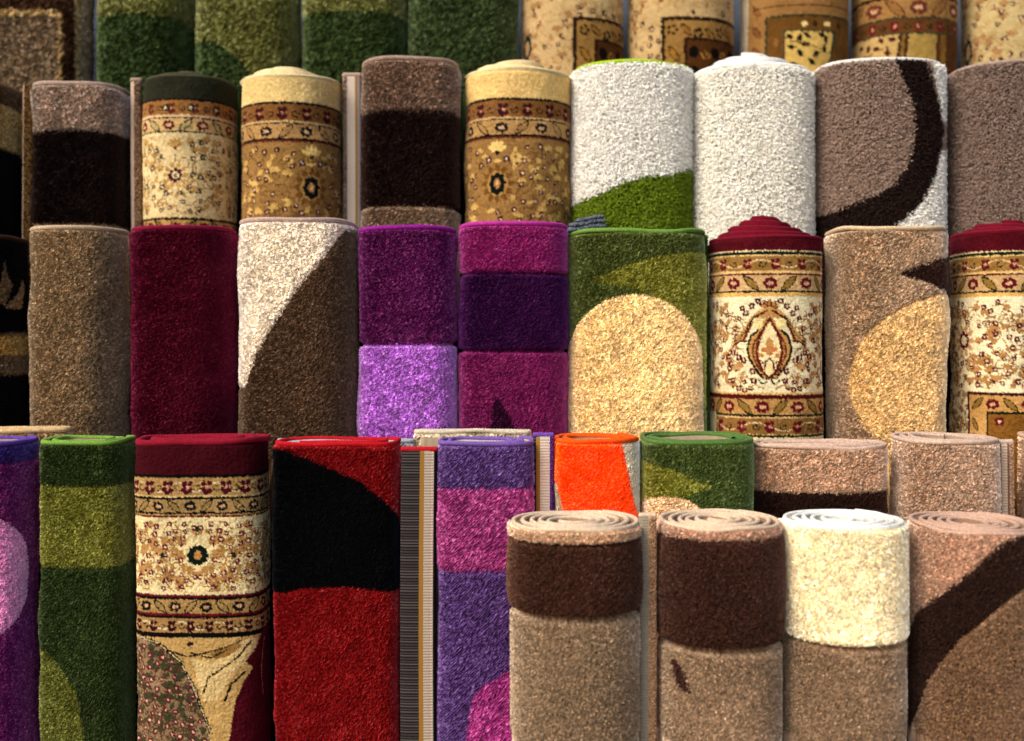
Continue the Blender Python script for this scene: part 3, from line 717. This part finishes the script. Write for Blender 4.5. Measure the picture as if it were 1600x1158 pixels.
def p(c):
    per_red(0)(c); s0 = float(c.X(1202))
    field(c, -c.S, c.S, 464, 610, 51, leafc=(190, 140, 80), vine=(168, 116, 64), ring=(104, 22, 40), dens=1.3, mirror=s0, avoid=[(s0, 540, 44), (s0, 500, 38), (s0, 575, 34)])
    def sym(P, wd, col):
        for d in (-1, 1): c.lineS(np.array([(s0 + d * x, y) for x, y in P]), wd, col)
    def both_fill(P, col): Q = [(s0 + x, y) for x, y in P] + [(s0 - x, y) for x, y in P[::-1]]; c.polyS(Q, col)
    both_fill([(0, 478), (16, 486), (30, 500), (38, 516), (46, 526), (57, 534), (46, 532), (36, 528), (30, 512), (20, 498), (0, 490)], (200, 150, 84))
    both_fill([(0, 492), (12, 510), (24, 522), (34, 540), (32, 557), (21, 574), (9, 589)], (186, 128, 66)); both_fill([(0, 500), (7, 512), (14, 528), (17, 546), (14, 562), (7, 578), (0, 586)], (238, 218, 164))
    TN = (196, 142, 72); RD = (112, 28, 26); GR = (36, 44, 34)
    sym([(0, 478), (14, 484), (26, 494), (34, 508), (44, 522), (56, 533)], 7, (206, 158, 92)); sym([(4, 482), (18, 490), (28, 503), (35, 518), (40, 529), (50, 532), (57, 537)], 3.6, RD)
    sym([(22, 490), (32, 503), (38, 516), (46, 525), (58, 532)], 1.8, GR); sym([(35, 530), (46, 531), (57, 536)], 2.6, RD)
    sym([(3, 495), (12, 512), (22, 522), (32, 540), (30, 556), (20, 572), (10, 586)], 8, (202, 152, 84)); sym([(18, 513), (28, 522), (34, 540), (31, 556), (22, 572), (12, 586)], 3.8, GR)
    sym([(0, 494), (8, 508), (16, 526), (20, 546), (17, 562), (8, 580), (0, 588)], 4.0, RD); sym([(14, 516), (24, 534), (26, 548), (21, 564), (12, 578)], 2.2, RD)
    sym([(0, 556), (5, 562), (8, 574), (10, 582)], 2.6, RD); sym([(4, 560), (10, 564), (15, 560)], 2, RD)
    for d in (-1, 1): c.ellS(s0 + d * 18, 502, 8, 9, 0, (236, 214, 150)); c.ellS(s0 + d * 8, 543, 5, 4, 0, (204, 120, 66)); leaf(c, s0 + d * 12, 552, 12, 3, d * -.6, (196, 132, 70))
    leaf(c, s0, 535, 22, 6, 1.57, (206, 150, 80)); c.ellS(s0, 545, 6, 8, 0, (198, 134, 74)); c.ellS(s0, 572, 5, 8, 0, (238, 214, 150))
    for q in range(5): leaf(c, s0 + 9 * math.cos(q * .75 + .1), 475 - 5 * math.sin(q * .75), 11, 3.2, -q * .75, TN, RD)
    for x, y in ((17, 467), (27, 475), (36, 486), (40, 560), (26, 577), (24, 592), (58, 548), (48, 556), (62, 566), (58, 592), (48, 604), (38, 607)):
        for d in (-1, 1): ringlet(c, s0 + d * x, y, 4.8, (104, 22, 40))
    for d in (-1, 1):
        scroll(c, s0 + d * 8, 590, 8, d, (60, 70, 50), 2.2, .8); scroll(c, s0 + d * 46, 585, 9, d, (200, 160, 100), 2, 1.1); palmette(c, s0 + d * 52, 575, 11, 1, (202, 156, 96), DRED)
        c.lineS([(s0 + d * 10, 604), (s0 + d * 22, 598), (s0 + d * 34, 604)], 2.4, (190, 146, 80))
    c.band(611, 614, (226, 182, 106)); c.band(614, 621, (100, 18, 26)); border_leaf(c, 621, 645, (196, 148, 84), period=56, ph=20); a = float(c.X(1116))
    c.polyS([(a, 645), (a + 900, 645), (a + 900, 800), (a, 800)], (28, 48, 32)); c.polyS([(a, 649), (a + 900, 649), (a + 900, 800), (a, 800)], (222, 182, 120))
    border_scroll(c, 651, 676, (154, 112, 54), period=44, ph=8, s0=a + 2, s1=900); b = float(c.X(1136))
    c.polyS([(b, 677), (b + 900, 677), (b + 900, 800), (b, 800)], (28, 48, 32)); c.polyS([(b, 681), (b + 900, 681), (b + 900, 800), (b, 800)], (232, 212, 156))
rug(3, 1106, 1286, 367, 'flowered rug with a red top coiled to a point and one large medallion', (236, 222, 178), p, (106, 10, 30), 700, kind='woven', step=1.4, amp=.45, sig=.18, cone=42, pitch=17, turns=5.0, layers=(102, 8, 28), bind_r=2.8, n=2.5)
def p(c):
    c.poly([(1407, 425), (1430, 414), (1455, 405), (1478, 396), (1560, 380), (1560, 490), (1478, 450), (1450, 436)], (58, 30, 20), carve=1.5)
    P = [(1500, 448), (1468, 456), (1430, 468), (1390, 488), (1360, 512), (1340, 540), (1328, 575), (1326, 610), (1336, 640), (1352, 665), (1385, 700), (1385, 800), (1560, 800), (1560, 440)]
    c.poly(P, (198, 170, 120), carve=2)
rug(3, 1288, 1480, 353, 'fawn rug with a yellow circle and a dark brown wedge', (168, 142, 112), p, (206, 178, 140), 695, n=2.5, sig=.54)
def p(c):
    per_red(20)(c); s1 = float(c.X(1507)); 
    field(c, -c.S, c.S, 462, 608, 61, leafc=(190, 140, 80), vine=(164, 116, 58), ring=(104, 22, 40), dens=1.5, avoid=[(s1, 529, 24)])
    rosette(c, s1, 529, 26, (204, 160, 100), (118, 14, 40), CREAM); c.band(608, 800, (236, 222, 178)); field(c, -c.S, float(c.X(1510)), 606, 700, 66, dens=1.6)
    a = float(c.X(1511)); c.polyS([(a, 611), (a + 900, 611), (a + 900, 800), (a, 800)], (88, 18, 22)); c.polyS([(a + 5, 616), (a + 900, 616), (a + 900, 800), (a + 5, 800)], (204, 156, 88))
    border_leaf(c, 618, 640, (204, 156, 88), period=52, ph=0, s0=a + 6, s1=900); leaf(c, a + 16, 662, 24, 4.5, 1.0, (158, 120, 50), DGRN); ringlet(c, a + 14, 684, 7, BURG)
    b = float(c.X(1541)); c.polyS([(b, 641), (b + 900, 641), (b + 900, 800), (b, 800)], (28, 48, 32)); c.polyS([(b + 3, 645), (b + 900, 645), (b + 900, 800), (b + 3, 800)], (150, 100, 34)); ringlet(c, b + 20, 656, 7, BURG)
rug(3, 1482, 1662, 358, 'cream flowered rug with a deep red top, at the right end of the third row', (236, 222, 178), p, (106, 10, 30), 700, kind='woven', step=1.4, amp=.45, sig=.18, cone=20, pitch=18, turns=3.5, layers=(102, 8, 28), bind_r=2.8, n=2.5)

# ------------------------------------------------------------------ ROW 4
def p(c):
    c.band(600, 722, (76, 46, 128)); c.carve(722, 2.5)
    c.poly([(-20 + 72 * math.cos(t), 900 + 95 * math.sin(t)) for t in np.linspace(0, 6.28, 40)], (210, 150, 184), carve=2.2)
rug(4, -140, 61, 694, 'plum rug with a violet top band and a pink circle', (132, 36, 110), p, (92, 62, 150), 1158, n=3.2, ry=.7, sig=.54, turns=1.6)
GG, GO = (66, 82, 32), (134, 132, 48)
def p(c):
    c.band(757, 884, GO); c.carve(757, 1.5); c.carve(884, 1.5); c.poly([(55, 1010), (72, 1015), (95, 1040), (120, 1080), (140, 1200), (55, 1200)], (120, 122, 46))
rug(4, 62, 213, 690, 'green rug with an olive middle band, left of the burgundy topped flowered rug', GG, p, (112, 150, 56), 1158, n=3.6, ry=.72, sig=.56, turns=2.2, pitch=15)
def p(c):
    c.band(0, 736, (84, 6, 22)); c.band(736, 741, BLK); border_scroll(c, 741, 769, (186, 146, 88), fl=(96, 14, 34), sc=(94, 78, 36), wave=(222, 196, 150), period=30, ph=4); c.band(769, 771, (220, 190, 130)); c.band(771, 775, BLK)
    border_leaf(c, 775, 795, (180, 144, 88), fl=(34, 40, 34), lf=(170, 138, 78), lo=(26, 30, 26), period=50); c.band(795, 798, BLK); c.band(798, 800, (190, 150, 90)); c.band(800, 803, (124, 20, 36)); c.band(803, 924, (232, 210, 154))
    s0 = float(c.X(310)); field(c, -c.S, c.S, 806, 922, 71, leafc=(190, 142, 80), vine=(176, 128, 68), ring=(122, 20, 48), dens=1.9, mirror=s0, avoid=[(s0, 862, 20)])
    for q in range(10):
        a = q * .628; c.ellS(s0 + 13 * math.cos(a), 862 + 12 * math.sin(a), 4.4, None, 0, (22, 42, 32))
    c.ellS(s0, 862, 12, 11, 0, (22, 42, 32)); c.ellS(s0, 862, 6, 7, 0, (196, 142, 74))
    for dx, dy in ((0, -42), (-56, 0), (56, 0)): c.ellS(s0 + dx, 862 + dy, 3.5, 5, 0, (40, 60, 40))
    c.band(924, 928, (124, 20, 36)); c.band(928, 932, BLK); border_leaf(c, 932, 953, (184, 144, 84), fl=(30, 36, 30), lf=(170, 138, 78), lo=(26, 30, 26), period=50, ph=25); c.band(953, 957, (124, 20, 36)); c.band(957, 961, BLK)
    border_scroll(c, 961, 983, (176, 134, 78), fl=(70, 12, 26), sc=(60, 50, 30), wave=(222, 196, 150), period=30); c.band(983, 991, BLK); c.band(991, 1300, (204, 164, 98))
    c.poly([(205, 992), (226, 994), (262, 1008), (290, 1040), (310, 1072), (340, 1200), (205, 1200)], (160, 128, 92)); field(c, -c.S, float(c.X(330)), 994, 1190, 72, leafc=(84, 84, 52), vine=(104, 80, 50), ring=(128, 22, 50), dens=2.6); c.poly([(222, 991), (262, 1008), (290, 1040), (310, 1072), (340, 1200), (700, 1200), (700, 991)], (204, 164, 98)); c.line([(222, 992), (250, 1000), (282, 1026), (300, 1062), (330, 1140)], 5, (28, 26, 24)); c.line([(222, 992), (250, 1000), (282, 1026), (300, 1062), (330, 1140)], 1.6, (214, 190, 140))
    c.poly([(410, 984), (400, 1010), (385, 1030), (396, 1042), (384, 1058), (368, 1090), (350, 1200), (700, 1200), (700, 984)], (100, 8, 28)); c.line([(413, 1000), (408, 1040), (412, 1090)], 2, (186, 120, 110))
    c.line([(262, 1010), (296, 1020), (330, 1012), (360, 1004), (378, 996)], 2.6, (30, 26, 22)); c.line([(360, 1040), (345, 1056), (330, 1072)], 4, (26, 24, 22)); leaf(c, float(c.X(325)), 1040, 50, 11, -.5, (180, 132, 58)); c.ell(298, 1000, 5, 4, 0, (60, 20, 26))
_p4c = p
def p(c):
    _p4c(c)
    c.poly([(300, 1022), (330, 1028), (352, 1020), (372, 1000), (396, 992), (404, 1004), (384, 1030), (360, 1052), (340, 1090), (318, 1090)], (222, 190, 128)); c.poly([(330, 1014), (350, 1008), (372, 998), (380, 1004), (358, 1020), (336, 1024)], (168, 124, 62)); c.line([(318, 1078), (326, 1054), (346, 1040), (372, 1022), (392, 1000)], 3, (24, 24, 22)); c.line([(300, 1014), (330, 1022), (356, 1010)], 2, (40, 36, 30)); c.line([(352, 1090), (362, 1064), (384, 1046)], 4, (24, 24, 22))
rug(4, 214, 424, 688, 'cream flowered rug with a burgundy top and black borders, beside the red and black rug', (232, 210, 154), p, (132, 12, 34), 1158, kind='woven', step=1.5, amp=.6, sig=.16, n=3.4, ry=.55, turns=2.4, pitch=20, bind_r=5, layers=(120, 10, 32))
def p(c):
    P = [(400, 694), (450, 702), (500, 722), (560, 748), (600, 780), (618, 800), (640, 840), (700, 870), (700, 934), (618, 924), (560, 914), (520, 913), (470, 916), (420, 930), (380, 940), (380, 690)]
    c.poly(P, (13, 14, 18), carve=1.5)
rug(4, 428, 626, 692, 'bright red rug with a broad black sweep across it', (150, 14, 16), p, (180, 14, 26), 1158, n=4.5, ry=.55, sig=.3, turns=1.5, pitch=20, layers=(170, 170, 172), amp=1.0,
    flap=dict(x0=625, x1=681, ytop=703, stripes=[(655, (40, 34, 34), 3), (662, (150, 108, 46), 0), (673, (176, 158, 138), 1), (677, (198, 176, 156), 1), (681, (20, 16, 16), 0)], bind=(186, 20, 32), fwd=.75))
def p(c):
    c.band(760, 890, (160, 60, 122)); c.carve(760, 1.5); c.carve(890, 1.5); c.poly([(740, 1080), (770, 1060), (800, 1040), (850, 1010), (850, 1300), (700, 1300)], (164, 56, 130))
rug(4, 683, 835, 692, 'violet rug with a magenta middle band, right of the loose beige backing strip', (98, 64, 124), p, (116, 84, 156), 1158, n=4.2, ry=.75, sig=.5, step=2.3, turns=2.2, pitch=16, layers=(176, 166, 150),
    flap=dict(x0=834, x1=866, ytop=681, stripes=[(839, (34, 28, 30), 3), (845, (160, 118, 50), 0), (860, (204, 190, 170), 1), (866, (104, 56, 136), 2)], bind=(110, 70, 160), fwd=.45))
def p(c):
    c.poly([(970, 660), (975, 700), (985, 750), (996, 800), (1030, 900), (1080, 900), (1080, 660)], (190, 182, 160), carve=1.5); c.poly([(864, 740), (872, 760), (880, 800), (800, 830), (800, 740)], (170, 150, 120))
rug(4, 866, 999, 689, 'bright orange rug with an off white edge stripe', (240, 86, 2), p, (244, 84, 10), 805, n=2.8, sig=.22, turns=2.2)
def p(c):
    c.poly([(960, 715), (1010, 722), (1050, 730), (1085, 745), (1118, 756), (1090, 765), (1060, 778), (1000, 810), (940, 820)], (136, 136, 44)); c.poly([(1000 + 48 + 58 * math.cos(t), 815 + 42 * math.sin(t)) for t in np.linspace(0, 6.28, 30)], (208, 182, 146), carve=1.5)
rug(4, 1001, 1179, 690, 'short green rug with an olive point, right of the bright orange rug', (86, 102, 42), p, (80, 112, 50), 805, n=2.9, sig=.54, turns=2.2)
def p(c):
    c.band(767, 1000, (58, 30, 18)); c.carve(767, 2)
rug(4, 1175, 1389, 697, 'fawn rug with a dark brown lower band, behind the cream topped rug', (178, 146, 116), p, (200, 168, 146), 812, n=2.8, ry=.55, sig=.56, turns=3.5)
rug(4, 1391, 1563, 690, 'plain speckled fawn rug beside the pale upright backing strips', (172, 144, 118), None, (198, 168, 146), 812, n=2.7, sig=.55, turns=3,
    flap=dict(x0=1564, x1=1587, ytop=692, stripes=[(1567, (150, 116, 76), 0), (1576, (214, 186, 160), 1), (1579, (120, 90, 70), 0), (1587, (184, 148, 120), 2)], bind=(206, 178, 156), fwd=.5))
rug(4, 1590, 1770, 688, 'plain fawn rug at the right end of the fourth row', (166, 134, 104), None, (196, 160, 130), 812, n=2.7, sig=.3, turns=3)

# ------------------------------------------------------------------ ROW 5 (front right)
R5 = dict(kind='pile', sig=.56, amp=.8, step=1.9, tuft=(3.2, 1.1, 2.0), pitch=15, turns=5.6, bind_r=3.5)
def p(c):
    c.band(0, 848, (192, 156, 122)); c.band(962, 1400, (154, 128, 98)); c.h += 4.0 * (c.yy < 846); b_ = (c.yy > 850) & (c.yy < 963); c.h[b_] += (6 * np.sin((c.yy[b_] - 850) / 113 * np.pi) ** .4); c.carve(849, 8, 3); c.carve(966, 15, 5)
rug(5, 800, 1001, 828, 'beige topped rug with a brown band and taupe foot, leftmost in the front row', (86, 50, 34), p, (216, 190, 158), 1158, layers=(150, 118, 92),
    flap=dict(x0=1000, x1=1027, ytop=807, stripes=[(1015, (150, 138, 118), 1), (1027, (180, 142, 108), 2)], bind=(216, 190, 158), fwd=.35), **R5)
def p(c):
    c.band(0, 842, (188, 148, 120)); c.band(1013, 1400, (158, 130, 100)); c.carve(842, 2, 3); b_ = (c.yy > 842) & (c.yy < 1012); c.h[b_] += 5 * np.sin((c.yy[b_] - 842) / 170 * np.pi) ** .4; c.carve(1016, 15, 5); c.poly([(1049, 1040), (1055, 1034), (1064, 1044), (1072, 1060), (1080, 1086), (1060, 1080)], (84, 48, 38))
rug(5, 1029, 1221, 826, 'dark brown rug with a beige rim, second from the left in the front row', (82, 48, 34), p, (216, 188, 156), 1158, layers=(150, 118, 92), **R5)
def p(c):
    c.band(1008, 1400, (150, 122, 92)); c.h += 4 * (c.yy < 1006); c.carve(1010, 14, 4.5)
rug(5, 1224, 1416, 825, 'cream rug with a white rim and a taupe foot, in the front row', (232, 214, 176), p, (238, 236, 224), 1158, layers=(206, 198, 178), **R5)
def p(c):
    c.poly([(1700, 810), (1612, 826), (1560, 850), (1530, 880), (1480, 925), (1440, 965), (1420, 1000), (1380, 1040), (1380, 1200), (1430, 1150), (1450, 1080), (1470, 1040), (1500, 1000), (1550, 955), (1580, 930), (1700, 850)], (60, 34, 24), carve=3)
    c.poly([(1430, 1160), (1450, 1080), (1470, 1040), (1500, 1000), (1550, 955), (1580, 930), (1700, 850), (1700, 1300), (1430, 1300)], (140, 106, 76), carve=3)
rug(5, 1419, 1628, 832, 'tan rug with a broad dark brown diagonal, at the right end of the front row', (182, 144, 116), p, (196, 158, 134), 1158, layers=(140, 110, 86), **R5)

# ------------------------------------------------------------------ rugs seen only by their tops, between the rows
rug(4, -170, 114, 670, 'folded rug showing only its beige bound top, behind the plum rug with pink circle', (150, 120, 84), None, (206, 172, 122), 720, n=2.3, ry=.16, depth=2.208, turns=1.3, pitch=10, bind_r=4.6, step=3)
rug(4, 432, 650, 687, 'folded rug showing only its grey backing edge, behind the red and black rug', (150, 150, 152), None, (168, 170, 172), 720, n=5, ry=.10, depth=2.190, turns=1.3, pitch=8, bind_r=3, step=3)
rug(4, 648, 833, 672, 'folded rug showing only its thin beige top edge, behind the violet and magenta rug', (176, 160, 132), None, (206, 192, 164), 720, n=5, ry=.12, depth=2.200, turns=1.3, pitch=8, bind_r=3.4, step=3)
# small grey mat folded up and lying on top of the gap behind the green and beige rug
mat_o = bpy.data.objects.new('folded_mat', None); COL.objects.link(mat_o); kk = 2.47 / F
mat_o.location = ((918 - 800) * kk, 2.47, ZC + (YH - 362) * kk)
mat_o['label'] = 'small slate grey folded mat lying behind the green rug with a beige dome'; mat_o['category'] = 'mat'
rng = np.random.default_rng(9)
for q, (dx, dz, wd, rr) in enumerate(((-2, 5, 66, 4.6), (0, 13, 60, 4.2), (4, 20, 46, 3.6))):
    n_ = 60; t = np.linspace(-wd / 2, wd / 2, n_); K = 14; an = np.arange(K) * 2 * np.pi / K
    sc = np.clip(1 - np.abs(t / (wd / 2)) ** 10, .25, 1)
    path = np.c_[(t + dx) * kk, rng.normal(0, .3, n_) * kk, (dz + t * .10 + 1.2 * np.sin(t / 9)) * kk]
    rad = rr * kk * (1 + .14 * rng.standard_normal((n_, K))) * sc[:, None]
    V_ = np.stack([np.broadcast_to(path[:, None, 0], (n_, K)), path[:, None, 1] + np.cos(an) * rad * 2.4, path[:, None, 2] + np.sin(an) * rad], -1)
    C_ = lin((96, 102, 112))[None, None] * np.exp(rng.normal(0, .35, (n_, K, 1)))
    mesh_obj('fold', V_, np.vstack([grid_faces(n_, K, True)]), C_, M_BACK, mat_o)
